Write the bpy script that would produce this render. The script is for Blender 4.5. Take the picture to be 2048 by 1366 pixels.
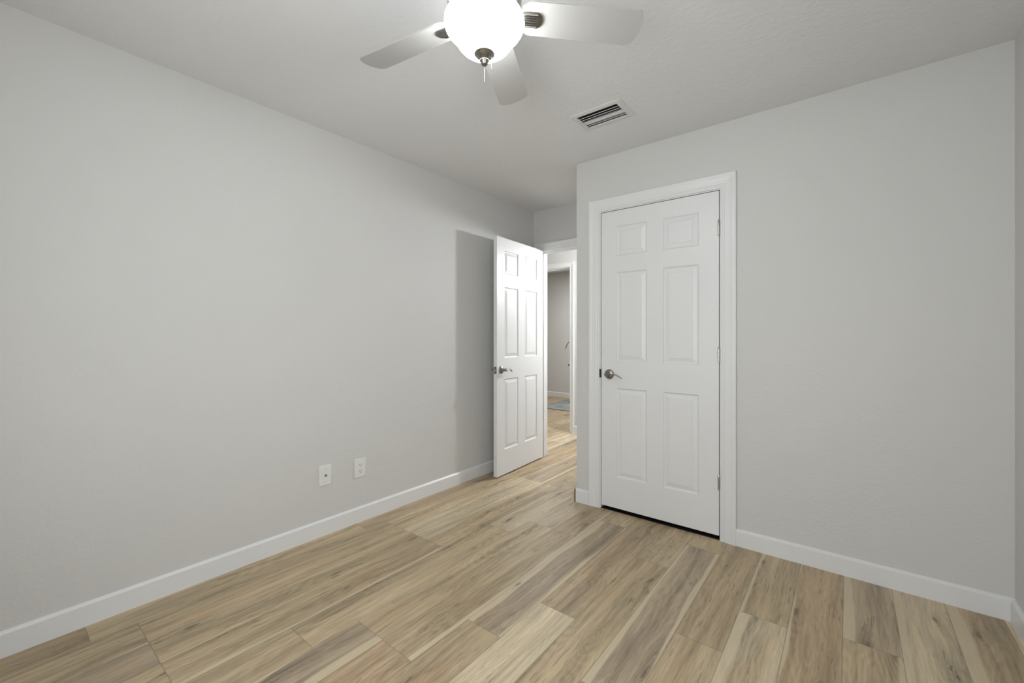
import bpy, bmesh, math, random
from mathutils import Vector, Matrix

# ------------------------------------------------------------------ scene
for o in list(bpy.data.objects):
    bpy.data.objects.remove(o, do_unlink=True)
SC = bpy.context.scene
COL = SC.collection
PI = math.pi

# camera: 1.2 m above the floor, level, turned 38.4 deg left of the closet wall's normal
cam_d = bpy.data.cameras.new('camera')
cam = bpy.data.objects.new('camera', cam_d)
COL.objects.link(cam)
cam.location = (0, 0, 1.197)
cam.rotation_euler = (PI / 2, 0, math.radians(38.3875))
cam_d.sensor_width = 36.0
cam_d.lens = 850.0 / 2048.0 * 36.0
cam_d.shift_y = -11.0 / 2048.0
cam_d.clip_start = 0.02
SC.camera = cam

SC.view_settings.view_transform = 'Standard'
SC.view_settings.look = 'None'
SC.view_settings.gamma = 1.0
SC.view_settings.use_curve_mapping = False
SC.view_settings.exposure = 0.0

world = bpy.data.worlds.new('sky')
SC.world = world
world.use_nodes = True
wn = world.node_tree.nodes
wn['Background'].inputs['Color'].default_value = (0.93, 0.97, 1.0, 1)
wn['Background'].inputs['Strength'].default_value = 6.8

def area(name, loc, rot, sx, sy, power, color=(1, 1, 1)):
    d = bpy.data.lights.new(name, 'AREA')
    d.shape = 'RECTANGLE'; d.size = sx; d.size_y = sy
    d.energy = power; d.color = color
    o = bpy.data.objects.new(name, d); COL.objects.link(o)
    o.location = loc; o.rotation_euler = rot
    return o

def point(name, loc, power, radius, color=(1, 1, 1)):
    d = bpy.data.lights.new(name, 'POINT')
    d.energy = power; d.shadow_soft_size = radius; d.color = color
    o = bpy.data.objects.new(name, d); COL.objects.link(o)
    o.location = loc
    return o

# daylight comes from the sky through the window behind the camera and one added at right for fill (portals only guide its sampling);
# the hall lamp and an unseen lamp added to brighten the far room are the other lights
for o in (area('window_portal', (-0.45, -0.665, 1.30), (PI / 2, 0, 0), 1.6, 1.3, 1),
          area('window_fill_portal', (0.650, 0.30, 1.325), (PI / 2, 0, PI / 2), 0.70, 1.15, 1)):
    o.data.cycles.is_portal = True
point('hall_lamp_light', (-1.47, 4.19, 1.94), 73, 0.06, (0.955, 0.975, 1.0))
area('study_fill', (-3.4, 5.9, 2.42), (0, 0, 0), 0.5, 0.5, 41, (1.0, 1.0, 0.985))
GLOBE_EMIT = 28.0

# ------------------------------------------------------------------ materials
class N:
    """little helper round a node tree"""
    def __init__(s, name):
        s.m = bpy.data.materials.new(name); s.m.use_nodes = True
        s.t = s.m.node_tree; s.b = s.t.nodes['Principled BSDF']
    def n(s, typ, **kw):
        x = s.t.nodes.new(typ)
        for k, v in kw.items(): setattr(x, k, v)
        return x
    def l(s, a, b): s.t.links.new(a, b)
    def setin(s, sock, v):
        if isinstance(v, bpy.types.NodeSocket): s.l(v, sock)
        else: sock.default_value = v
    def math(s, op, a, b=0.0, c=0.0):
        x = s.n('ShaderNodeMath', operation=op)
        for i, v in enumerate((a, b, c)): s.setin(x.inputs[i], v)
        return x.outputs[0]
    def smooth(s, v, lo, hi, a=0.0, b=1.0):
        x = s.n('ShaderNodeMapRange', interpolation_type='SMOOTHSTEP')
        for i, q in enumerate((v, lo, hi, a, b)): s.setin(x.inputs[i], q)
        return x.outputs[0]
    def lin(s, v, lo, hi, a, b):
        x = s.n('ShaderNodeMapRange')
        for i, q in enumerate((v, lo, hi, a, b)): s.setin(x.inputs[i], q)
        return x.outputs[0]
    def xyz(s, x, y, z):
        c = s.n('ShaderNodeCombineXYZ')
        for i, q in enumerate((x, y, z)): s.setin(c.inputs[i], q)
        return c.outputs[0]
    def noise(s, vec, scale, detail=2.0, rough=0.5):
        x = s.n('ShaderNodeTexNoise')
        s.l(vec, x.inputs['Vector'])
        x.inputs['Scale'].default_value = scale
        x.inputs['Detail'].default_value = detail
        x.inputs['Roughness'].default_value = rough
        return x.outputs['Fac']
    def mix(s, f, a, b, mode='MIX'):
        x = s.n('ShaderNodeMix', data_type='RGBA', blend_type=mode)
        s.setin(x.inputs['Factor'], f)
        s.setin(x.inputs[6], a); s.setin(x.inputs[7], b)
        return x.outputs[2]
    def bump(s, h, strength, dist):
        x = s.n('ShaderNodeBump')
        x.inputs['Strength'].default_value = strength
        x.inputs['Distance'].default_value = dist
        s.l(h, x.inputs['Height']); s.l(x.outputs[0], s.b.inputs['Normal'])
        return x
    def obj(s): return s.n('ShaderNodeTexCoord').outputs['Object']

def paint(name, col, rough=0.5, spec=0.5, tex=0.0, scale=55.0):
    k = N(name)
    k.b.inputs['Roughness'].default_value = rough
    k.b.inputs['Specular IOR Level'].default_value = spec
    co = k.obj()
    v = k.noise(co, 1.3, 3)
    k.l(k.mix(k.lin(v, 0.3, 0.7, 0, 1), (*[c * 0.985 for c in col], 1), (*[c * 1.015 for c in col], 1)), k.b.inputs['Base Color'])
    if tex:
        a = k.smooth(k.noise(co, scale, 3, 0.55), 0.42, 0.66)
        b = k.noise(co, scale * 3.2, 2)
        patch = k.lin(k.noise(co, 2.2, 2), 0.3, 0.7, 0.45, 1.0)
        k.bump(k.math('MULTIPLY', k.math('ADD', a, k.math('MULTIPLY', b, 0.35)), patch), tex, 0.0016)
    return k.m

M = {}
M['wall'] = paint('wall_paint', (0.615, 0.61, 0.592), 0.55, 0.35, 0.32)
M['ceiling'] = paint('ceiling_paint', (0.74, 0.74, 0.735), 0.7, 0.25, 0.42, 42)
M['trim'] = paint('white_trim_paint', (0.74, 0.74, 0.735), 0.34, 0.5)
M['door'] = paint('white_door_paint', (0.735, 0.735, 0.73), 0.36, 0.5)
M['plastic'] = paint('white_plastic', (0.74, 0.74, 0.725), 0.3, 0.5)
M['vent'] = paint('white_vent_enamel', (0.66, 0.66, 0.645), 0.4, 0.5)
M['blade'] = paint('fan_blade_laminate', (0.45, 0.445, 0.425), 0.42, 0.4)
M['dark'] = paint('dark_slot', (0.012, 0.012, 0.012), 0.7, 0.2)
M['duct'] = paint('duct_metal', (0.10, 0.10, 0.095), 0.6, 0.3)
M['slat_shade'] = paint('grey_slat_shade', (0.30, 0.30, 0.29), 0.5, 0.4)
M['black'] = paint('black_metal', (0.03, 0.03, 0.03), 0.4, 0.5)
M['raw'] = paint('raw_fibreboard', (0.27, 0.18, 0.12), 0.85, 0.2)

def metal(name, col, rough, dir_scale=(400, 400, 12)):
    k = N(name)
    k.b.inputs['Metallic'].default_value = 1.0
    co = k.obj()
    mp = k.n('ShaderNodeMapping'); k.l(co, mp.inputs[0]); mp.inputs['Scale'].default_value = dir_scale
    v = k.noise(mp.outputs[0], 1.0, 2)
    k.l(k.mix(v, (*[c * 0.9 for c in col], 1), (*[min(1, c * 1.08) for c in col], 1)), k.b.inputs['Base Color'])
    k.l(k.lin(v, 0.3, 0.7, rough * 0.85, rough * 1.15), k.b.inputs['Roughness'])
    return k.m
M['nickel'] = metal('brushed_nickel', (0.50, 0.475, 0.44), 0.30)
M['steel'] = metal('dark_pewter', (0.29, 0.275, 0.25), 0.30)
M['chain'] = metal('bead_chain_metal', (0.62, 0.60, 0.57), 0.2)

def globe_mat():
    k = N('lit_frosted_glass')
    k.b.inputs['Base Color'].default_value = (0.9, 0.9, 0.88, 1)
    k.b.inputs['Roughness'].default_value = 0.35
    v = k.noise(k.obj(), 9, 3)
    k.l(k.mix(v, (0.955, 0.98, 1.0, 1), (0.97, 0.99, 1.0, 1)), k.b.inputs['Emission Color'])
    k.b.inputs['Emission Strength'].default_value = GLOBE_EMIT
    return k.m
M['globe'] = globe_mat()

def glass_mat():
    k = N('window_glass')
    k.t.nodes.remove(k.b)
    out = k.t.nodes['Material Output']
    tr = k.n('ShaderNodeBsdfTransparent'); gl = k.n('ShaderNodeBsdfGlossy')
    gl.inputs['Roughness'].default_value = 0.02
    fw = k.n('ShaderNodeLayerWeight').outputs['Facing']
    fr = k.math('ADD', k.math('MULTIPLY', k.math('POWER', fw, 5.0), 0.9), 0.04)
    mx = k.n('ShaderNodeMixShader')
    k.l(fr, mx.inputs[0]); k.l(tr.outputs[0], mx.inputs[1]); k.l(gl.outputs[0], mx.inputs[2])
    k.l(mx.outputs[0], out.inputs['Surface'])
    return k.m
M['glass'] = glass_mat()

def rug_mat():
    k = N('grey_blue_woven_rug')
    co = k.obj()
    a = k.noise(co, 7, 4, 0.65); b = k.noise(co, 160, 2)
    mp = k.n('ShaderNodeMapping'); k.l(co, mp.inputs[0]); mp.inputs['Scale'].default_value = (2, 14, 1)
    c = k.noise(mp.outputs[0], 2.0, 3)
    f = k.lin(k.math('ADD', k.math('MULTIPLY', a, 0.6), k.math('MULTIPLY', c, 0.4)), 0.38, 0.62, 0, 1)
    col = k.mix(f, (0.17, 0.188, 0.185, 1), (0.37, 0.38, 0.355, 1))
    k.l(k.mix(k.math('MULTIPLY', b, 0.3), col, (0.2, 0.2, 0.2, 1)), k.b.inputs['Base Color'])
    k.b.inputs['Roughness'].default_value = 0.95
    k.bump(b, 0.5, 0.003)
    return k.m
M['rug'] = rug_mat()

def wood_mat():
    """vinyl oak planks: tone / strips / seed come per plank from face attributes, u across, v along in metres"""
    k = N('oak_vinyl_plank')
    uv = k.n('ShaderNodeUVMap', uv_map='plank').outputs[0]
    sp = k.n('ShaderNodeSeparateXYZ'); k.l(uv, sp.inputs[0]); u, v = sp.outputs[0], sp.outputs[1]
    tone = k.n('ShaderNodeAttribute', attribute_name='tone').outputs['Color']
    at = k.n('ShaderNodeAttribute', attribute_name='plank_data').outputs['Vector']
    s2 = k.n('ShaderNodeSeparateXYZ'); k.l(at, s2.inputs[0]); sl, sr, seed = s2.outputs
    ox = k.math('MULTIPLY', seed, 37.0)
    us = k.math('ADD', u, ox)
    # slow waver of the grain
    wv = k.noise(k.xyz(k.math('MULTIPLY', us, 5.0), k.math('MULTIPLY', v, 1.5), seed), 1.0, 2)
    uw = k.math('ADD', us, k.math('MULTIPLY', k.math('SUBTRACT', wv, 0.5), 0.06))
    # knots: sparse cells stretched along the board; the grain swerves round them
    vo = k.n('ShaderNodeTexVoronoi', feature='F1', voronoi_dimensions='2D'); vo.inputs['Scale'].default_value = 1.0
    kn = k.noise(k.xyz(k.math('MULTIPLY', us, 45.0), k.math('MULTIPLY', v, 22.0), seed), 1.0, 2)
    k.l(k.xyz(k.math('MULTIPLY', uw, 9.5), k.math('MULTIPLY', v, 2.3), ox), vo.inputs['Vector'])
    kd = k.math('ADD', vo.outputs['Distance'], k.math('MULTIPLY', k.math('SUBTRACT', kn, 0.5), 0.16))
    cs = k.n('ShaderNodeSeparateColor'); k.l(vo.outputs['Color'], cs.inputs[0])
    pick = k.math('GREATER_THAN', cs.outputs[0], 0.62)
    halo = k.math('MULTIPLY', k.smooth(kd, 0.03, 0.42, 1, 0), pick)
    knot = k.math('MULTIPLY', k.smooth(kd, 0.01, 0.11, 1, 0), k.math('GREATER_THAN', cs.outputs[0], 0.76))
    uw = k.math('ADD', uw, k.math('MULTIPLY', halo, 0.012))
    # grain layers
    br = k.noise(k.xyz(k.math('MULTIPLY', uw, 15.0), k.math('MULTIPLY', v, 0.9), seed), 1.0, 3, 0.55)
    fi = k.noise(k.xyz(k.math('MULTIPLY', uw, 170.0), k.math('MULTIPLY', v, 9.0), seed), 1.0, 4, 0.65)
    md = k.noise(k.xyz(k.math('MULTIPLY', uw, 52.0), k.math('MULTIPLY', v, 2.8), seed), 1.0, 3, 0.6)
    ln = k.noise(k.xyz(k.math('MULTIPLY', uw, 4.5), k.math('MULTIPLY', v, 0.9), seed), 1.0, 1)
    rg = k.math('SINE', k.math('ADD', k.math('MULTIPLY', ln, 120.0), k.math('MULTIPLY', kd, 30.0)))
    rmask = k.smooth(k.noise(k.xyz(k.math('MULTIPLY', uw, 6.0), k.math('MULTIPLY', v, 2.2), k.math('ADD', seed, 5.0)), 1.0, 1), 0.42, 0.62)
    ck = k.noise(k.xyz(k.math('MULTIPLY', uw, 125.0), k.math('MULTIPLY', v, 11.0), k.math('ADD', seed, 3.3)), 1.0, 2)
    ckm = k.smooth(k.noise(k.xyz(k.math('MULTIPLY', uw, 12.0), k.math('MULTIPLY', v, 3.0), k.math('ADD', seed, 1.7)), 1.0, 1), 0.44, 0.60)
    check = k.math('MULTIPLY', k.smooth(ck, 0.60, 0.66), ckm)
    val = k.math('ADD', k.lin(br, 0.25, 0.75, -0.34, 0.34), k.lin(fi, 0.25, 0.75, -0.20, 0.20))
    val = k.math('ADD', val, k.lin(md, 0.25, 0.75, -0.24, 0.24))
    val = k.math('ADD', val, k.math('MULTIPLY', k.math('MULTIPLY', rg, rmask), 0.07))
    kr = k.math('SINE', k.math('MULTIPLY', kd, 95.0))
    val = k.math('ADD', val, k.math('MULTIPLY', k.math('MULTIPLY', kr, halo), 0.10))
    val = k.math('SUBTRACT', val, k.math('MULTIPLY', halo, 0.14))
    val = k.math('SUBTRACT', val, k.math('MULTIPLY', check, 0.36))
    mul = k.math('ADD', val, 1.03)
    vm = k.n('ShaderNodeVectorMath', operation='SCALE'); k.l(tone, vm.inputs[0]); k.l(mul, vm.inputs['Scale'])
    col = vm.outputs[0]
    # warm blush in places
    bl = k.smooth(k.noise(k.xyz(k.math('MULTIPLY', uw, 7.0), k.math('MULTIPLY', v, 1.8), k.math('ADD', seed, 9.1)), 1.0, 2), 0.58, 0.74)
    col = k.mix(k.math('MULTIPLY', bl, 0.35), col, (1.07, 0.87, 0.74, 1), 'MULTIPLY')
    # pale sapwood strips along the board edges, their width wandering to nothing and back
    wob = k.math('MULTIPLY', k.math('SUBTRACT', k.noise(k.xyz(us, k.math('MULTIPLY', v, 1.7), ox), 1.0, 2), 0.5), 0.075)
    W = 0.1774
    fl = k.smooth(k.math('SUBTRACT', k.math('SUBTRACT', sl, u), wob), -0.003, 0.007)
    frr = k.smooth(k.math('ADD', k.math('SUBTRACT', sr, k.math('SUBTRACT', W, u)), wob), -0.003, 0.007)
    st = k.math('MAXIMUM', k.math('MULTIPLY', fl, k.math('GREATER_THAN', sl, 0.0)), k.math('MULTIPLY', frr, k.math('GREATER_THAN', sr, 0.0)))
    pale = k.mix(fi, (0.55, 0.46, 0.305, 1), (0.70, 0.60, 0.42, 1))
    col = k.mix(k.math('MULTIPLY', st, 0.8), col, pale)
    # knots and the fine groove round every plank
    col = k.mix(k.math('MULTIPLY', knot, 0.72), col, (0.14, 0.09, 0.055, 1))
    eu = k.math('MINIMUM', u, k.math('SUBTRACT', W, u))
    ev = k.math('MINIMUM', v, k.math('SUBTRACT', 1.225, v))
    e = k.smooth(k.math('MINIMUM', eu, ev), 0.0004, 0.0022, 1, 0)
    col = k.mix(k.math('MULTIPLY', e, 0.55), col, (0.16, 0.115, 0.07, 1))
    k.l(col, k.b.inputs['Base Color'])
    k.l(k.lin(fi, 0.3, 0.7, 0.36, 0.50), k.b.inputs['Roughness'])
    k.b.inputs['Specular IOR Level'].default_value = 0.42
    k.bump(k.math('SUBTRACT', k.math('MULTIPLY', fi, 0.35), e), 0.25, 0.001)
    return k.m
M['wood'] = wood_mat()

# ------------------------------------------------------------------ mesh helpers
def link(name, bm, mats, parent=None, loc=None, smooth=False, angle=None):
    me = bpy.data.meshes.new(name)
    bmesh.ops.recalc_face_normals(bm, faces=bm.faces[:])
    bm.to_mesh(me); bm.free()
    for m in (mats if isinstance(mats, (list, tuple)) else [mats]): me.materials.append(m)
    o = bpy.data.objects.new(name, me); COL.objects.link(o)
    if smooth or angle is not None:
        for p in me.polygons: p.use_smooth = True
        if angle is not None: me.set_sharp_from_angle(angle=math.radians(angle))
    if parent: o.parent = parent
    if loc is not None: o.location = loc
    return o

def tag(o, label, cat, group=None, kind=None):
    if label: o['label'] = label
    if cat: o['category'] = cat
    if group: o['group'] = group
    if kind: o['kind'] = kind
    return o

def struct(o, label=None, cat=None):
    return tag(o, label, cat, None, 'structure')

def box(bm, lo, hi, mi=0):
    x0, y0, z0 = lo; x1, y1, z1 = hi
    v = [bm.verts.new(p) for p in ((x0,y0,z0),(x1,y0,z0),(x1,y1,z0),(x0,y1,z0),(x0,y0,z1),(x1,y0,z1),(x1,y1,z1),(x0,y1,z1))]
    fs = []
    for f in ((0,3,2,1),(4,5,6,7),(0,1,5,4),(1,2,6,5),(2,3,7,6),(3,0,4,7)):
        q = bm.faces.new([v[i] for i in f]); q.material_index = mi; fs.append(q)
    return v, fs

def bev(bm, w, seg=2, ang=30):
    es = [e for e in bm.edges if len(e.link_faces) == 2 and e.calc_face_angle(0) > math.radians(ang)]
    bmesh.ops.bevel(bm, geom=es, offset=w, segments=seg, profile=0.6, affect='EDGES', clamp_overlap=True)

def lathe(bm, prof, seg=48, mat=None, mi=0):
    """prof = [(r, z)...] round z; mat transforms"""
    rings = []
    for r, z in prof:
        if r < 1e-6: rings.append([bm.verts.new((0, 0, z))])
        else: rings.append([bm.verts.new((r * math.cos(2*PI*i/seg), r * math.sin(2*PI*i/seg), z)) for i in range(seg)])
    for a, b in zip(rings, rings[1:]):
        for i in range(seg):
            j = (i + 1) % seg
            if len(a) == 1 and len(b) == 1: continue
            if len(a) == 1: f = [a[0], b[i], b[j]]
            elif len(b) == 1: f = [a[i], b[0], a[j]]
            else: f = [a[i], b[i], b[j], a[j]]
            q = bm.faces.new(f); q.material_index = mi
    for ring, flip in ((rings[0], True), (rings[-1], False)):
        if len(ring) > 1:
            q = bm.faces.new(ring if not flip else ring[::-1]); q.material_index = mi
    if mat is not None:
        bmesh.ops.transform(bm, matrix=mat, verts=[v for r in rings for v in r])

def tube(bm, pts, rad, seg=12, squash=(1, 1), up=Vector((0, 0, 1))):
    """swept tube, elliptical section (squash = side, up)"""
    pts = [Vector(p) for p in pts]
    rad = rad if isinstance(rad, (list, tuple)) else [rad] * len(pts)
    rings = []
    for i, p in enumerate(pts):
        t = (pts[min(i+1, len(pts)-1)] - pts[max(i-1, 0)]).normalized()
        s = t.cross(up)
        if s.length < 1e-4: s = t.cross(Vector((1, 0, 0)))
        s.normalize(); n = s.cross(t).normalized()
        rings.append([bm.verts.new(p + s * math.cos(2*PI*k/seg) * rad[i] * squash[0] + n * math.sin(2*PI*k/seg) * rad[i] * squash[1]) for k in range(seg)])
    for a, b in zip(rings, rings[1:]):
        for k in range(seg):
            j = (k + 1) % seg
            bm.faces.new([a[k], a[j], b[j], b[k]])
    bm.faces.new(rings[0][::-1]); bm.faces.new(rings[-1])

def slab_hole(bm, axis, pos, thick, a0, a1, b0, b1, holes):
    """wall/ceiling slab normal to axis (0 x,1 y,2 z) from pos to pos+thick, a/b spans on the other two axes,
       with rectangular holes (ha0,ha1,hb0,hb1); built on one shared grid so it is a single skin"""
    A = sorted(set([a0, a1] + [h[0] for h in holes] + [h[1] for h in holes]))
    B = sorted(set([b0, b1] + [h[2] for h in holes] + [h[3] for h in holes]))
    A = [x for x in A if a0 <= x <= a1]; B = [x for x in B if b0 <= x <= b1]
    def P(c, a, b):
        return {0: (c, a, b), 1: (a, c, b), 2: (a, b, c)}[axis]
    vs = {}
    def V(c, i, j):
        key = (c, i, j)
        if key not in vs: vs[key] = bm.verts.new(P(pos if c == 0 else pos + thick, A[i], B[j]))
        return vs[key]
    def solid(i, j):
        if i < 0 or j < 0 or i >= len(A)-1 or j >= len(B)-1: return False
        ca, cb = (A[i]+A[i+1])/2, (B[j]+B[j+1])/2
        return not any(h[0] < ca < h[1] and h[2] < cb < h[3] for h in holes)
    for i in range(len(A)-1):
        for j in range(len(B)-1):
            if not solid(i, j): continue
            for c in (0, 1):
                bm.faces.new([V(c, i, j), V(c, i+1, j), V(c, i+1, j+1), V(c, i, j+1)])
            for (di, dj, p, q) in ((-1,0,(i,j),(i,j+1)), (1,0,(i+1,j),(i+1,j+1)), (0,-1,(i,j),(i+1,j)), (0,1,(i,j+1),(i+1,j+1))):
                if not solid(i+di, j+dj):
                    bm.faces.new([V(0,*p), V(0,*q), V(1,*q), V(1,*p)])

def wall(name, axis, pos, thick, a0, a1, holes=(), z0=0.0, z1=2.44, mat='wall', label=None):
    bm = bmesh.new()
    slab_hole(bm, axis, pos, thick, a0, a1, z0, z1, list(holes))
    return struct(link(name, bm, M[mat]), label, 'wall')

# ------------------------------------------------------------------ the room's main lines (metres)
XL, XR = -2.478, 0.546           # left and right wall
YB, YC = -0.560, 2.706           # wall behind the camera, closet wall
XS = -1.545                      # closet's side wall (entry alcove on its left)
YD0, YD1 = 3.480, 3.595          # wall with the bedroom doorway
YH0, YH1 = 4.568, 4.683          # far wall of the hall
YF = 7.102                       # far wall of the room across the hall
CE = 2.44
CD = (-1.354, -0.592, 2.054)     # closet door opening x0, x1, head
BD = (-2.392, -1.634, 2.026)     # bedroom doorway
HD = (-3.470, -2.708, 2.046)     # doorway across the hall
WIN_FILL = (-0.05, 0.65, 0.75, 1.90) # fill window added in the right wall, y0,y1,z0,z1
WIN = (-1.25, 0.35, 0.65, 1.95) # window in the wall behind the camera x0,x1,z0,z1

wall('wall_left', 0, XL - 0.115, 0.115, YB - 0.115, YD0, label='long light grey painted wall on the left of the empty bedroom')
wall('wall_right', 0, XR, 0.115, YB - 0.115, YC, [WIN_FILL], label='light grey wall at the right edge meeting the closet wall')
wall('wall_closet', 1, YC, 0.115, XS, XR + 0.115, [(CD[0] - 0.02, CD[1] + 0.02, -1, CD[2] + 0.02)], label='light grey wall with the closed closet door')
wall('wall_closet_side', 0, XS, 0.115, YC + 0.115, YD0, label='short closet side wall facing the entry alcove')
wall('wall_doorway', 1, YD0, 0.115, XL - 0.115, 0.75, [(BD[0] - 0.02, BD[1] + 0.02, -1, BD[2] + 0.02)], label='wall above and beside the open bedroom doorway')
wall('wall_back', 1, YB - 0.115, 0.115, XL - 0.115, XR + 0.115, [(WIN[0], WIN[1], WIN[2], WIN[3])], label='wall behind the camera with the window')
wall('wall_closet_right', 0, XR, 0.115, YC + 0.115, YD0, label='right end wall inside the closet')
wall('wall_hall_far', 1, YH0, 0.115, -6.0, 0.75, [(HD[0] - 0.02, HD[1] + 0.02, -1, HD[2] + 0.02)], label='brightly lit hall wall seen through the doorway')
wall('wall_hall_left', 0, -4.0, 0.115, YD1, YH0, label='left end wall of the hall')
wall('wall_hall_near', 1, YD0, 0.115, -4.0, XL - 0.115, label='hall wall running left of the bedroom')
wall('wall_hall_right', 0, 0.75, 0.115, YD0, YH1, label='right end wall of the hall')
wall('wall_study_far', 1, YF, 0.115, -6.0, -1.2, label='grey far wall of the room across the hall')
wall('wall_study_left', 0, -6.115, 0.115, YH0, YF + 0.115, label='left wall of the room across the hall')
wall('wall_study_right', 0, -1.2, 0.115, YH1, YF + 0.115, label='right wall of the room across the hall')

# ceiling, with the cut-out for the air register
VX0, VX1, VY0, VY1 = -1.240, -0.936, 2.088, 2.297
OX0, OX1, OY0, OY1 = -1.213, -0.968, 2.119, 2.273
bm = bmesh.new()
slab_hole(bm, 2, CE, 0.10, -6.115, 0.865, YB - 0.115, YF + 0.115, [(OX0, OX1, OY0, OY1)])
struct(link('ceiling', bm, M['ceiling']), 'flat white textured ceiling', 'ceiling')

# ------------------------------------------------------------------ floor: one mesh, one face per plank
def build_floor():
    rnd = random.Random(11)
    PW, PL, X0 = 0.1774, 1.225, -0.019
    seam = {-14: .279, -13: .42, -12: .42, -11: .42, -10: .803, -9: .997, -8: .995, -7: 1.292, -6: 1.575, -5: 2.216,
            -4: 2.53, -3: 1.755, -2: 2.066, -1: 1.50, 0: 2.137, 1: 1.62, 2: 1.90, 3: 2.41}
    TAN = (0.45, 0.352, 0.222); LIGHT = (0.54, 0.445, 0.30); BROWN = (0.375, 0.286, 0.178)
    TAUPE = (0.375, 0.295, 0.202); RED = (0.435, 0.322, 0.20); MID = (0.41, 0.318, 0.20)
    # (row, index of plank counted from its seam) -> tone, left strip, right strip; index 0 starts at the seam, -1 ends there
    look = {(-14,0): (TAN,0,0), (-14,-1): (BROWN,0,0), (-13,0): (MID,0,0), (-13,-1): (MID,0,0), (-13,1): (TAN,0,.02),
            (-12,0): (TAN,0,0), (-12,-1): (TAUPE,.02,0), (-12,1): (LIGHT,0,0), (-11,0): (MID,0,.015), (-11,-1): (TAN,0,0),
            (-11,1): (TAN,.02,0), (-10,0): (TAN,0,0), (-10,-1): (TAN,.015,0), (-10,1): (LIGHT,0,0),
            (-9,0): (TAN,0,0), (-9,-1): (TAUPE,.018,.032), (-9,1): (LIGHT,0,0),
            (-8,0): (MID,0,.018), (-8,-1): (RED,0,0), (-8,1): (MID,0,.02),
            (-7,0): (TAUPE,.028,.016), (-7,-1): (MID,0,0), (-7,1): (TAN,0,0),
            (-6,0): (BROWN,0,0), (-6,-1): (LIGHT,0,.03), (-6,1): (TAN,0,0),
            (-5,-1): (MID,0,0), (-5,0): (TAN,0,0), (-4,-1): (TAUPE,.022,.016), (-4,0): (TAN,0,0),
            (-3,0): (BROWN,0,0), (-3,-1): (TAN,0,0), (-2,0): (MID,.018,0), (-2,-1): (LIGHT,.035,0),
            (-1,0): (RED,.012,0), (0,0): (TAUPE,.035,.01), (0,-1): (TAN,0,.02), (1,0): (LIGHT,.03,0),
            (2,0): (MID,.045,0), (3,-1): (TAN,0,0), (3,0): (LIGHT,0,0)}
    tones = [TAN, TAN, LIGHT, BROWN, TAUPE, MID, MID, RED]
    bm = bmesh.new()
    uvl = bm.loops.layers.uv.new('plank')
    data = []
    ya, yb = YB - 0.115, YF + 0.115
    for r in range(-34, 6):
        xa, xb = X0 + r * PW, X0 + (r + 1) * PW
        base = seam.get(r, rnd.uniform(0, PL))
        k0 = math.floor((ya - base) / PL)
        k = k0
        while base + k * PL < yb:
            p, q = base + k * PL, base + (k + 1) * PL
            a, b = max(p, ya), min(q, yb)
            vs = [bm.verts.new(c) for c in ((xa, a, 0), (xb, a, 0), (xb, b, 0), (xa, b, 0))]
            f = bm.faces.new(vs)
            for lp, (uu, vv) in zip(f.loops, ((0, a - p), (PW, a - p), (PW, b - p), (0, b - p))): lp[uvl].uv = (uu, vv)
            if (r, k) in look: t, sl, sr = look[(r, k)]
            else:
                t = rnd.choice(tones); sl = rnd.choice((0, 0, 0, .02)); sr = rnd.choice((0, 0, 0, .02))
            j = rnd.uniform(0.96, 1.04)
            data.append(((t[0]*j, t[1]*j, t[2]*j), (sl, sr, rnd.random())))
            k += 1
    bm.normal_update()
    for f in bm.faces:
        if f.normal.z < 0: f.normal_flip()
    me = bpy.data.meshes.new('floor'); bm.to_mesh(me); bm.free()
    ta = me.attributes.new('tone', 'FLOAT_COLOR', 'FACE')
    da = me.attributes.new('plank_data', 'FLOAT_VECTOR', 'FACE')
    for i, (t, d) in enumerate(data):
        ta.data[i].color = (*t, 1); da.data[i].vector = d
    me.materials.append(M['wood'])
    o = bpy.data.objects.new('floor', me); COL.objects.link(o)
    return struct(o, 'oak-look plank floor with boards running away from the camera', 'floor')
build_floor()

# ------------------------------------------------------------------ baseboards
BH, BT = 0.0862, 0.0148
def baseboard(name, p, q, nrm, label, raw_end=False):
    """runs from p to q (x, y on the wall face); nrm points into the room"""
    bm = bmesh.new()
    p, q, nrm = Vector((*p, 0)), Vector((*q, 0)), Vector((*nrm, 0))
    prof = [(0, 0), (BT, 0), (BT, BH - 0.0005), (BT - 0.0008, BH + 0.0007), (0.0056, BH + 0.0092), (0.0035, BH + 0.0102), (0, BH + 0.0102)]
    A = [bm.verts.new(p + nrm * t + Vector((0, 0, z))) for t, z in prof]
    B = [bm.verts.new(q + nrm * t + Vector((0, 0, z))) for t, z in prof]
    n = len(prof)
    for i in range(n):
        j = (i + 1) % n
        bm.faces.new([A[i], A[j], B[j], B[i]])
    e = bm.faces.new(A); bm.faces.new(B[::-1])
    if raw_end: e.material_index = 1
    return struct(link(name, bm, [M['trim'], M['raw']]), label, 'baseboard')
CW = 0.083      # casing width
CG = 0.006      # casing reveal
baseboard('baseboard_left', (XL, YB), (XL, YD0), (1, 0), 'white baseboard along the left wall')
baseboard('baseboard_right', (XR, YB), (XR, YC - BT), (-1, 0), 'white baseboard along the right wall')
baseboard('baseboard_closet', (CD[1] + CG + CW, YC), (XR, YC), (0, -1), 'white baseboard from closet door casing to right corner')
baseboard('baseboard_corner', (XS, YC), (CD[0] - CG - CW, YC), (0, -1), 'short white baseboard piece left of the closet door')
baseboard('baseboard_alcove', (XS, YC - 0.0142), (XS, YD0), (-1, 0), 'white baseboard on closet side wall with raw brown cut end', raw_end=True)
baseboard('baseboard_back', (XL + BT, YB), (XR - BT, YB), (0, 1), 'white baseboard under the window behind the camera')
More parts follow.
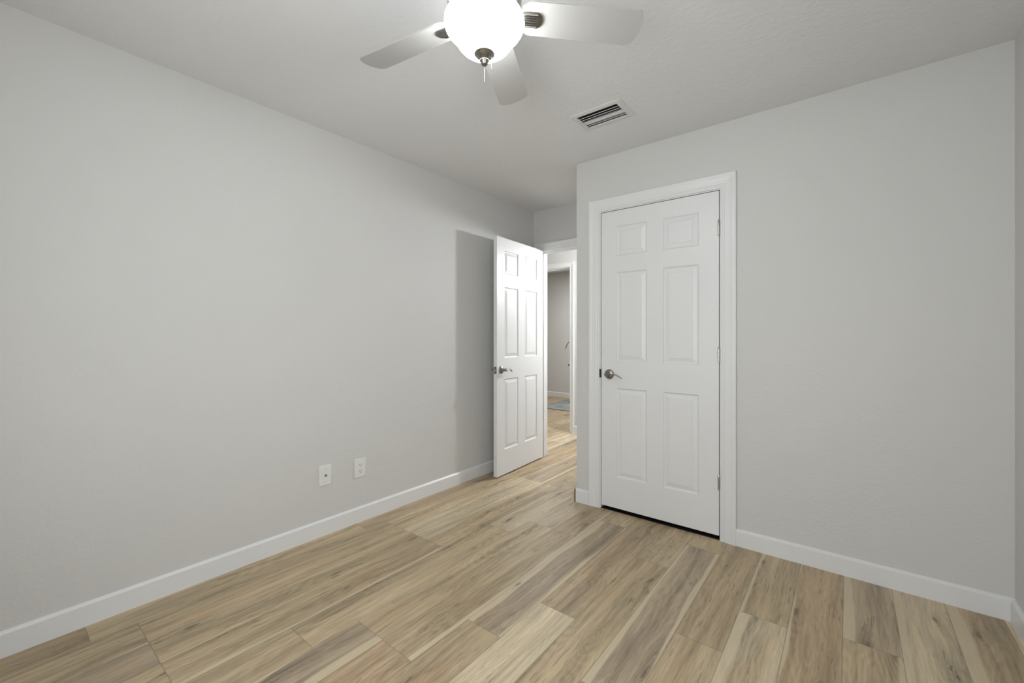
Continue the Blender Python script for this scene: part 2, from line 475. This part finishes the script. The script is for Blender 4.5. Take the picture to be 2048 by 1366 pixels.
baseboard('baseboard_hall', (HD[1] + CG + 0.059, YH0), (0.75, YH0), (0, -1), 'white baseboard in the hall right of the far doorway')
baseboard('baseboard_study', (-6.0, YF), (-1.2, YF), (0, -1), 'white baseboard on far wall of room across the hall')

# ------------------------------------------------------------------ door casings and jambs
def casing(bm, x0, x1, zt, y, side, width, ymul):
    """mitred picture-frame casing on plane y; side = -1 faces -y, +1 faces +y"""
    prof = [(0, 0), (0, .0085), (.004, .0105), (.011, .0110), (.015, .0085), (.019, .0085), (.024, .0120), (.045, .0135), (.056, .0150),
            (.062, .0172), (.076, .0180), (.081, .0165), (.083, .0140), (.083, 0)]
    k = width / 0.083
    prof = [(w * k, t) for w, t in prof]
    path = []
    for (cx, cz, ox, oz) in ((x0, 0, -1, 0), (x0, zt, -1, 1), (x1, zt, 1, 1), (x1, 0, 1, 0)):
        path.append([bm.verts.new((cx + ox * w, y + side * t, cz + oz * w)) for w, t in prof])
    for a, b in zip(path, path[1:]):
        for i in range(len(prof) - 1):
            bm.faces.new([a[i], a[i+1], b[i+1], b[i]])
    bm.faces.new(path[0]); bm.faces.new(path[-1][::-1])

def jamb(bm, x0, x1, zt, y0, y1, stop_y0, stop_y1, ts=0.019, sz=0.0):
    box(bm, (x0 - ts, y0, 0), (x0, y1, zt))
    box(bm, (x1, y0, 0), (x1 + ts, y1, zt))
    box(bm, (x0 - ts, y0, zt), (x1 + ts, y1, zt + ts))
    s = 0.011
    box(bm, (x0, stop_y0, sz), (x0 + s, stop_y1, zt - s))
    box(bm, (x1 - s, stop_y0, sz), (x1, stop_y1, zt - s))
    box(bm, (x0, stop_y0, zt - s), (x1, stop_y1, zt))

# closet
bm = bmesh.new()
casing(bm, CD[0] - CG, CD[1] + CG, CD[2] + CG, YC, -1, CW, 1)
jamb(bm, CD[0], CD[1], CD[2], YC, YC + 0.115, YC + 0.037, YC + 0.07, sz=0.05)
t1 = struct(link('trim_1', bm, M['trim']), 'white moulded casing around the closed closet door', 'door casing')
# bedroom doorway
bm = bmesh.new()
casing(bm, BD[0] - 0.003, BD[1] + CG, BD[2] + CG, YD0, -1, 0.079, 1)
casing(bm, BD[0] - CG, BD[1] + CG, BD[2] + CG, YD1, 1, 0.079, 1)
jamb(bm, BD[0], BD[1], BD[2], YD0, YD1, YD0 + 0.037, YD0 + 0.07)
t2 = struct(link('trim_2', bm, M['trim']), 'white casing of the open bedroom doorway', 'door casing')
# doorway across the hall
bm = bmesh.new()
casing(bm, HD[0] - CG, HD[1] + CG, HD[2] + CG, YH0, -1, 0.059, 1)
casing(bm, HD[0] - CG, HD[1] + CG, HD[2] + CG, YH1, 1, 0.059, 1)
jamb(bm, HD[0], HD[1], HD[2], YH0, YH1, YH0 + 0.05, YH0 + 0.08)
t3 = struct(link('trim_3', bm, M['trim']), 'white casing of the doorway across the hall', 'door casing')

# dark strip standing in for the shade in the gap under the closet door
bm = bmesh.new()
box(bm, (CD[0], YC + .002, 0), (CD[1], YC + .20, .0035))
tag(link('door_gap_shade', bm, M['dark'], t1), 'dark strip for the shade under the closet door', None)
# strike plate in the closet jamb
bm = bmesh.new()
box(bm, (CD[0] - 0.0065, YC - 0.0105, 0.909), (CD[0] + 0.0012, YC + 0.02, 0.968))
bev(bm, 0.0012, 1)
tag(link('strike_plate', bm, M['black'], t1), 'dark metal strike plate', None)

# ------------------------------------------------------------------ six-panel doors
DW, DH, DT = 0.753, 2.024, 0.034
def door_mesh():
    """leaf in its own frame: x 0..DW, y 0 (front) .. DT (back), z 0..DH; both faces panelled"""
    bm = bmesh.new()
    X = [0, .109, .322, .426, .641, DW]
    Z = [0, .211, .817, .996, 1.605, 1.716, 1.917, DH]
    prof = [(.0015, .0015), (.006, .0062), (.0105, .0080), (.0135, .0082), (.0360, .0030), (.0378, .0012)]
    cache = {}
    def V(x, y, z):
        key = (round(x, 5), round(y, 5), round(z, 5))
        if key not in cache: cache[key] = bm.verts.new((x, y, z))
        return cache[key]
    for side in (0, 1):
        y = DT * side; s = 1 if side == 0 else -1
        for i in range(5):
            for j in range(7):
                x0, x1, z0, z1 = X[i], X[i+1], Z[j], Z[j+1]
                if i in (1, 3) and j in (1, 3, 5):
                    prev = [V(x0,y,z0), V(x1,y,z0), V(x1,y,z1), V(x0,y,z1)]
                    for d, h in prof:
                        cur = [V(x0+d,y+s*h,z0+d), V(x1-d,y+s*h,z0+d), V(x1-d,y+s*h,z1-d), V(x0+d,y+s*h,z1-d)]
                        for a in range(4):
                            b = (a + 1) % 4
                            bm.faces.new([prev[a], prev[b], cur[b], cur[a]])
                        prev = cur
                    bm.faces.new(prev)
                else:
                    bm.faces.new([V(x0,y,z0), V(x1,y,z0), V(x1,y,z1), V(x0,y,z1)])
    for j in range(7):
        for x in (0, DW):
            bm.faces.new([V(x,0,Z[j]), V(x,0,Z[j+1]), V(x,DT,Z[j+1]), V(x,DT,Z[j])])
    for i in range(5):
        for z in (0, DH):
            bm.faces.new([V(X[i],0,z), V(X[i+1],0,z), V(X[i+1],DT,z), V(X[i],DT,z)])
    return bm

def handle_parts(door, x, z, y, out, dirx):
    """lever set: rose and neck (door_handle) with a wave lever; out = -1/+1 along local y, dirx = way the lever points"""
    bm = bmesh.new()
    rot = Matrix.Translation((x, y, z)) @ Matrix.Rotation(PI / 2 if out < 0 else -PI / 2, 4, 'X')
    lathe(bm, [(0.0, 0.0), (.0335, 0.0), (.0338, .003), (.0325, .006), (.028, .0095), (.019, .0125), (.0135, .015), (.0122, .020), (.0118, .038), (.0128, .043), (.0128, .054), (.0105, .058), (0, .059)], 40, rot)
    h = link('door_handle', bm, M['steel'], door, angle=35)
    bm = bmesh.new()
    pts = []; rr = []
    for i in range(17):
        t = i / 16
        px = x + dirx * (-.006 + .112 * t)
        pz = z + .0035 * math.sin(t * PI * 1.1) - .021 * max(0, t - .52) ** 1.6 / (.48 ** 1.6)
        py = y + out * (.049 + .004 * math.sin(t * PI) - .010 * t * t)
        pts.append((px, py, pz)); rr.append(.0088 * (1 - .42 * t) if t < .97 else .0035)
    tube(bm, pts, rr, 12, (1.15, .62))
    lv = link('lever', bm, M['steel'], h, smooth=True)
    return h

def hinge(door, x, y, z, h=0.092):
    bm = bmesh.new()
    r = .0062
    prof = [(0, 0), (.0035, .0005), (r, .003)]
    n = 3
    for k in range(n):
        a, b = .003 + (h - .006) * k / n, .003 + (h - .006) * (k + 1) / n
        prof += [(r, a + .0008), (r, b - .0008), (r * .82, b - .0004), (r * .82, b + .0004)] if k < n - 1 else [(r, a + .0008), (r, b)]
    prof += [(.0042, h + .001), (.003, h + .003), (0, h + .0035)]
    lathe(bm, prof, 20, Matrix.Translation((x, y, z)))
    # leaf plates lying in the gap
    box(bm, (x - .0012, y + .002, z + .004), (x + .0012, y + .030, z + h - .004))
    return link('hinge', bm, M['nickel'], door, angle=40)

# closet door: shut, hinges on the right, lever on the left
d1 = link('door_1', door_mesh(), M['door'], loc=(CD[0] + 0.0045, YC + 0.001, 0.0255))
struct(d1, 'closed white six-panel closet door with hinges on its right', 'door')
handle_parts(d1, 0.0595, 0.909, 0.0, -1, 1)
for z in (1.760, 1.014, 0.268):
    hinge(d1, DW + 0.0005, -0.0035, z)

# bedroom door: swung open to the left wall, its hall face towards us
d2 = link('door_2', door_mesh(), M['door'])
struct(d2, 'open white six-panel bedroom door standing near left wall', 'door')
la, lb = Vector((-2.305, 2.707, 0)), Vector((-2.353, 3.455, 0))
dx = (lb - la).normalized()
d2.matrix_world = Matrix.Translation((la.x, la.y, 0.0125)) @ Matrix.Rotation(math.atan2(dx.y, dx.x), 4, 'Z')
# local x runs latch -> hinge, local y (thickness) runs towards the left wall
handle_parts(d2, 0.060, 0.898, 0.0, -1, 1)
handle_parts(d2, 0.060, 0.898, DT, 1, 1)
bm = bmesh.new()
box(bm, (-0.0014, DT / 2 - .0125, .866), (0.0005, DT / 2 + .0125, .926))
bev(bm, .0005, 1)
lp = link('latch_plate', bm, M['steel'], d2)
bm = bmesh.new()
v, f = box(bm, (-0.0115, DT / 2 - .0065, .887), (-0.001, DT / 2 + .0065, .905))
for q in v:
    if q.co.x < -.005 and q.co.y > DT / 2: q.co.x += .008
link('latch_bolt', bm, M['nickel'], lp)
for q in (.874, .918):
    bm = bmesh.new()
    lathe(bm, [(0, 0), (.0035, 0), (.0032, .0009), (0, .0012)], 12, Matrix.Translation((-.0014, DT / 2, q)) @ Matrix.Rotation(-PI / 2, 4, 'Y'))
    link('screw', bm, M['black'], lp)
for z in (1.760, 1.014, 0.268):
    hinge(d2, DW + 0.003, DT + 0.004, z)

# ------------------------------------------------------------------ window behind the camera, and the unseen side one added for fill light
def window(name, axis, pos, out, rect, label):
    """sash window in a wall opening; pos = the wall's room face, out = direction to the outside (+1/-1) along axis"""
    a0, a1, z0, z1 = rect
    fw = 0.05
    def bx(bm, a, b, c, d, n0, n1):
        n = sorted((pos + out * n0, pos + out * n1))
        if axis == 1: box(bm, (a, n[0], c), (b, n[1], d))
        else: box(bm, (n[0], a, c), (n[1], b, d))
    bm = bmesh.new()
    bx(bm, a0, a0 + fw, z0, z1, .03, .09); bx(bm, a1 - fw, a1, z0, z1, .03, .09)
    bx(bm, a0 + fw, a1 - fw, z0, z0 + fw, .03, .09); bx(bm, a0 + fw, a1 - fw, z1 - fw, z1, .03, .09)
    bx(bm, a0 + fw, a1 - fw, (z0 + z1) / 2 - .02, (z0 + z1) / 2 + .02, .035, .08)
    w = struct(link(name, bm, M['trim']), label, 'window')
    bm = bmesh.new()
    bx(bm, a0 + fw, a1 - fw, z0 + fw, z1 - fw, .058, .062)
    link('window_pane', bm, M['glass'], w)
window('window_1', 1, YB, -1, WIN, 'white sash window behind the camera')
window('window_fill', 0, XR, 1, WIN_FILL, 'unseen white sash window added in the right wall for fill light')

# ------------------------------------------------------------------ ceiling fan
FX, FY = -0.954, 1.056
ZB = 2.2687 - CE              # blade underside at its axis, relative to the fan's Empty at the ceiling
fan = bpy.data.objects.new('ceiling_fan', None); COL.objects.link(fan)
fan.location = (FX, FY, CE)
tag(fan, 'ceiling fan with five pale blades and a lit white glass bowl', 'ceiling fan')
bm = bmesh.new()
lathe(bm, [(0, 0), (.082, 0), (.086, -.006), (.086, -.030), (.076, -.040), (.070, -.052), (.098, -.062), (.118, -.074), (.124, -.092), (.124, -.128), (.116, -.142), (.098, -.150), (0, -.150)], 56)
link('motor_housing', bm, M['nickel'], fan, angle=30)
bm = bmesh.new()
lathe(bm, [(0, -.150), (.070, -.150), (.072, -.158), (.100, -.164), (.112, -.168), (.113, -.172), (.108, -.175), (0, -.175)], 56)
link('light_fitter', bm, M['nickel'], fan, angle=30)
bm = bmesh.new()
bowl = [(0, -.172), (.104, -.172), (.116, -.174), (.127, -.181), (.1325, -.192), (.1335, -.203), (.130, -.215), (.123, -.226), (.113, -.236), (.104, -.2435), (.099, -.250), (.0955, -.258), (.090, -.268), (.081, -.279), (.068, -.289), (.052, -.2965), (.034, -.301), (.016, -.303), (0, -.303)]
lathe(bm, bowl, 64)
link('glass_bowl', bm, M['globe'], fan, smooth=True)
bm = bmesh.new()
lathe(bm, [(0, -.299), (.033, -.2985), (.0345, -.3005), (.034, -.303), (.030, -.3055), (.0275, -.309), (.021, -.314), (.0155, -.318), (.0130, -.321), (.0155, -.3225), (.0158, -.3245), (.0125, -.328), (.0115, -.333), (.0085, -.338), (.0035, -.3405), (0, -.341)], 40)
link('finial', bm, M['steel'], fan, angle=35)
def chain(x, y, z0, z1):
    bm = bmesh.new()
    z = z0
    while z > z1:
        bmesh.ops.create_icosphere(bm, subdivisions=1, radius=.0017, matrix=Matrix.Translation((x, y, z)))
        z -= .0044
    tube(bm, [(x, y, z0), (x, y, z1)], .0005, 6)
    return link('pull_chain', bm, M['chain'], fan, smooth=True)
chain(0.0, 0.0, -.340, -.393)
ca, sa = math.cos(math.radians(38.39)), math.sin(math.radians(38.39))
chain(.0235 * ca, .0235 * sa, -.305, -.352)

def blade_mesh():
    bm = bmesh.new()
    out = []
    def arc(cx, cy, r, a0, a1, n=7):
        for i in range(n + 1):
            a = math.radians(a0 + (a1 - a0) * i / n); out.append((cx + r * math.cos(a), cy + r * math.sin(a)))
    # plan outline, x radial, y across: rounded root, slightly wider bowed tip
    out += [(.124, -.040)]
    arc(.160, -.0325, .027, 225, 268)
    arc(.512, -.0430, .0235, 268, 342)
    for t in range(1, 8):
        s = -1 + 2 * t / 8
        out.append((.5445 - .0095 * s * s, s * .050))
    arc(.512, .0430, .0235, 18, 92)
    arc(.160, .0325, .027, 92, 135)
    out += [(.124, .040)]
    th = .0055
    lo = [bm.verts.new((x, y, 0)) for x, y in out]; hi = [bm.verts.new((x, y, th)) for x, y in out]
    bm.faces.new(lo[::-1]); bm.faces.new(hi)
    for i in range(len(out)):
        j = (i + 1) % len(out); bm.faces.new([lo[i], lo[j], hi[j], hi[i]])
    es = [e for e in bm.edges if len(e.link_faces) == 2 and abs(e.verts[0].co.z - e.verts[1].co.z) < 1e-5]
    bmesh.ops.bevel(bm, geom=es, offset=.0014, segments=2, affect='EDGES')
    return bm
def iron_mesh():
    """ribbed bracket under the blade root, its end rounded"""
    bm = bmesh.new()
    w = .0255
    n = 6
    # ribs: rounded bars side by side
    for i in range(n):
        y = -w + (i + .5) * 2 * w / n
        tube(bm, [(.085, y, -.0040), (.178, y, -.0040), (.182 - .004 * abs(i - 2.5) / 2.5, y, -.0030)], [.0044, .0044, .003], 10, (.95, 1.25))
    box(bm, (.085, -w - .002, -.0035), (.176, w + .002, -.0004))
    # rounded end cap
    pts = [(.176, -w - .002)] + [(.176 + .021 * math.cos(math.radians(a)), (w + .002) * math.sin(math.radians(a))) for a in range(-80, 81, 16)] + [(.176, w + .002)]
    lo = [bm.verts.new((x, y, -.0050)) for x, y in pts]; hi = [bm.verts.new((x, y, -.0002)) for x, y in pts]
    bm.faces.new(lo[::-1]); bm.faces.new(hi)
    for i in range(len(pts)):
        j = (i + 1) % len(pts); bm.faces.new([lo[i], lo[j], hi[j], hi[i]])
    return bm
bl0 = link('blade', blade_mesh(), M['blade'], fan, angle=40)
ir0 = link('blade_iron', iron_mesh(), M['steel'], bl0, angle=40)
blades = [bl0]
for i in range(1, 5):
    b = bl0.copy(); COL.objects.link(b); b.parent = fan
    c = ir0.copy(); COL.objects.link(c); c.parent = b
    blades.append(b)
for i, b in enumerate(blades):
    a = math.radians(45.32 + 72 * i)
    b.matrix_local = Matrix.Translation((0, 0, ZB)) @ Matrix.Rotation(a, 4, 'Z') @ Matrix.Rotation(-.2276, 4, 'X')

# ------------------------------------------------------------------ ceiling air register
vent = bpy.data.objects.new('ceiling_vent', None); COL.objects.link(vent)
vent.location = ((VX0 + VX1) / 2, (VY0 + VY1) / 2, CE)
tag(vent, 'white rectangular air register in the ceiling before the closet door', 'air vent')
vx, vy = vent.location.x, vent.location.y
bm = bmesh.new()
rects = [(VX0, VX1, VY0, VY1, -.0005), (VX0 + .002, VX1 - .002, VY0 + .002, VY1 - .002, -.0035),
         (VX0 + .012, VX1 - .012, VY0 + .012, VY1 - .012, -.0062), (OX0 + .001, OX1 - .001, OY0 + .001, OY1 - .001, -.0062), (OX0 + .001, OX1 - .001, OY0 + .001, OY1 - .001, .0015)]
rings = [[bm.verts.new((x - vx, y - vy, z)) for x, y in ((a, c), (b, c), (b, d), (a, d))] for a, b, c, d, z in rects]
for p, q in zip(rings, rings[1:]):
    for i in range(4):
        j = (i + 1) % 4; bm.faces.new([p[i], p[j], q[j], q[i]])
link('vent_frame', bm, M['vent'], vent)
bm = bmesh.new()
a, b, c, d = OX0 + .0005 - vx, OX1 - .0005 - vx, OY0 + .0005 - vy, OY1 - .0005 - vy
lo = [bm.verts.new(p) for p in ((a, c, .0012), (b, c, .0012), (b, d, .0012), (a, d, .0012))]
hi = [bm.verts.new(p) for p in ((a, c, .22), (b, c, .22), (b, d, .22), (a, d, .22))]
for i in range(4):
    j = (i + 1) % 4; bm.faces.new([lo[i], lo[j], hi[j], hi[i]])
bm.faces.new(hi)
tag(link('duct', bm, M['duct'], vent), 'dark inside of the duct', None)
def slat(yf, half, tilt, thick=.0012):
    """yf fraction of the opening; tilt about x: positive climbs away from the camera"""
    bm = bmesh.new()
    L = (OX1 - OX0) / 2 - .002
    box(bm, (-L, -half, -thick / 2), (L, half, thick / 2))
    o = link('slat', bm, M['vent'], vent)
    o.location = ((OX0 + OX1) / 2 - vx, OY0 + (OY1 - OY0) * yf - vy, -.0015)
    o.rotation_euler = (math.radians(tilt), 0, 0)
    return o
slat(.22, .0085, 29, .0022); slat(.37, .0085, 29, .0022); slat(.485, .0060, 29, .0010)
slat(.635, .0150, -4)
slat(.865, .0075, 29, .0020)
bm = bmesh.new()
box(bm, (OX0 + .003 - vx, OY0 + .100 - vy, .0085), (OX1 - .003 - vx, OY1 - .001 - vy, .0098))
link('slat_shade', bm, M['slat_shade'], vent)  # grey plate added to give the shaded tone between the far slats

# ------------------------------------------------------------------ wall plates on the left wall
def plate(root, y0, y1, z0, z1):
    bm = bmesh.new()
    h, w = (z1 - z0) / 2, (y1 - y0) / 2
    box(bm, (0, -w, -h), (.0058, w, h))
    es = [e for e in bm.edges if all(v.co.x > .003 for v in e.verts)]
    bmesh.ops.bevel(bm, geom=es, offset=.0042, segments=3, profile=.7, affect='EDGES')
    return link('cover_plate', bm, M['plastic'], root, angle=45)
def screw(root, y, z, x=.0058, mat='plastic', r=.0033):
    bm = bmesh.new()
    lathe(bm, [(0, 0), (r, 0), (r * .8, .0011), (0, .0014)], 16, Matrix.Rotation(PI / 2, 4, 'Y'))
    box(bm, (.0012, -r * .75, -.0004), (.0016, r * .75, .0004), 1)
    return link('screw', bm, [M[mat], M['dark']], root, loc=(x, y, z), angle=40)

cx = bpy.data.objects.new('cable_wall_plate', None); COL.objects.link(cx)
cx.location = (XL, 1.3105, .357)
tag(cx, 'white blank wall plate with one cable jack, left of the power outlet', 'wall plate')
plate(cx, 1.272, 1.349, .297, .417)
screw(cx, 0, .041); screw(cx, 0, -.041)
bm = bmesh.new()
lathe(bm, [(0, 0), (.0065, 0), (.0065, .003), (.0048, .0032), (.0048, .0105), (.0036, .0108), (.0034, .007), (0, .007)], 20, Matrix.Rotation(PI / 2, 4, 'Y'))
link('cable_jack', bm, M['steel'], cx, loc=(.0055, 0, 0), angle=40)

ou = bpy.data.objects.new('power_outlet', None); COL.objects.link(ou)
ou.location = (XL, 1.544, .345)
tag(ou, 'white duplex power outlet low on left wall, right of the cable plate', 'power outlet')
plate(ou, 1.505, 1.583, .285, .405)
screw(ou, 0, 0, .0062)
for s in (-1, 1):
    bm = bmesh.new()
    pts = []
    R, H = .0172, .0142
    for i in range(40):
        a = 2 * PI * i / 40
        pts.append((R * math.cos(a), max(-H, min(H, R * math.sin(a)))))
    lo = [bm.verts.new((0, y, z)) for y, z in pts]; hi = [bm.verts.new((.0022, y * .96, z * .96)) for y, z in pts]
    bm.faces.new(lo[::-1]); bm.faces.new(hi)
    for i in range(40):
        j = (i + 1) % 40; bm.faces.new([lo[i], lo[j], hi[j], hi[i]])
    rc = link('receptacle', bm, M['plastic'], ou, loc=(.0055, 0, s * .0195))
    bm = bmesh.new()
    for y, hh in ((-.0063, .0043), (.0063, .0036)):
        box(bm, (.0018, y - .0011, .003 - hh), (.0025, y + .0011, .003 + hh))
    lathe(bm, [(0, 0), (.0026, 0), (.0026, .0007), (0, .0007)], 14, Matrix.Translation((.0018, 0, -.0078)) @ Matrix.Rotation(PI / 2, 4, 'Y'))
    tag(link('socket_slots', bm, M['dark'], rc), 'dark plug slots', None)

# ------------------------------------------------------------------ room across the hall: rug and a stand mostly behind the door frame
bm = bmesh.new()
nx, ny = 16, 16
RX0, RX1, RY0, RY1 = -4.125, -1.75, 5.845, 7.02
box(bm, (RX0, RY0, 0.0005), (RX1, RY1, 0.011))
bev(bm, .003, 2)
tag(link('area_rug', bm, M['rug']), 'grey blue area rug on the floor of the room across the hall', 'rug')

st = bpy.data.objects.new('metal_stand', None); COL.objects.link(st)
st.location = (-3.80, 6.62, 0.011)
tag(st, 'dark metal stand with a curved arm, almost hidden behind the hall door frame', 'stand')
bm = bmesh.new()
lathe(bm, [(0, 0), (.118, 0), (.122, .006), (.120, .020), (.100, .030), (.03, .036), (0, .036)], 40)
link('base', bm, M['black'], st, angle=35)
bm = bmesh.new(); lathe(bm, [(0, .03), (.011, .03), (.011, 1.075), (0, 1.075)], 20)
link('pole', bm, M['black'], st, angle=35)
bm = bmesh.new()
tube(bm, [(.01, .008, 1.065), (-.045, -.036, 1.082), (-.085, -.067, 1.080), (-.108, -.085, 1.062), (-.124, -.098, 1.026), (-.134, -.106, .985), (-.150, -.119, .955)], [.010, .010, .009, .009, .0085, .008, .006], 10)
link('arm', bm, M['steel'], st, smooth=True)
bm = bmesh.new()
tube(bm, [(0, 0, .672), (-.09, -.071, .672)], .006, 10)
tube(bm, [(-.088, -.0694, .672), (-.094, -.0742, .672), (-.102, -.0805, .672), (-.107, -.0845, .672)], [.008, .016, .016, .009], 14)
link('knob', bm, M['black'], st, angle=35)
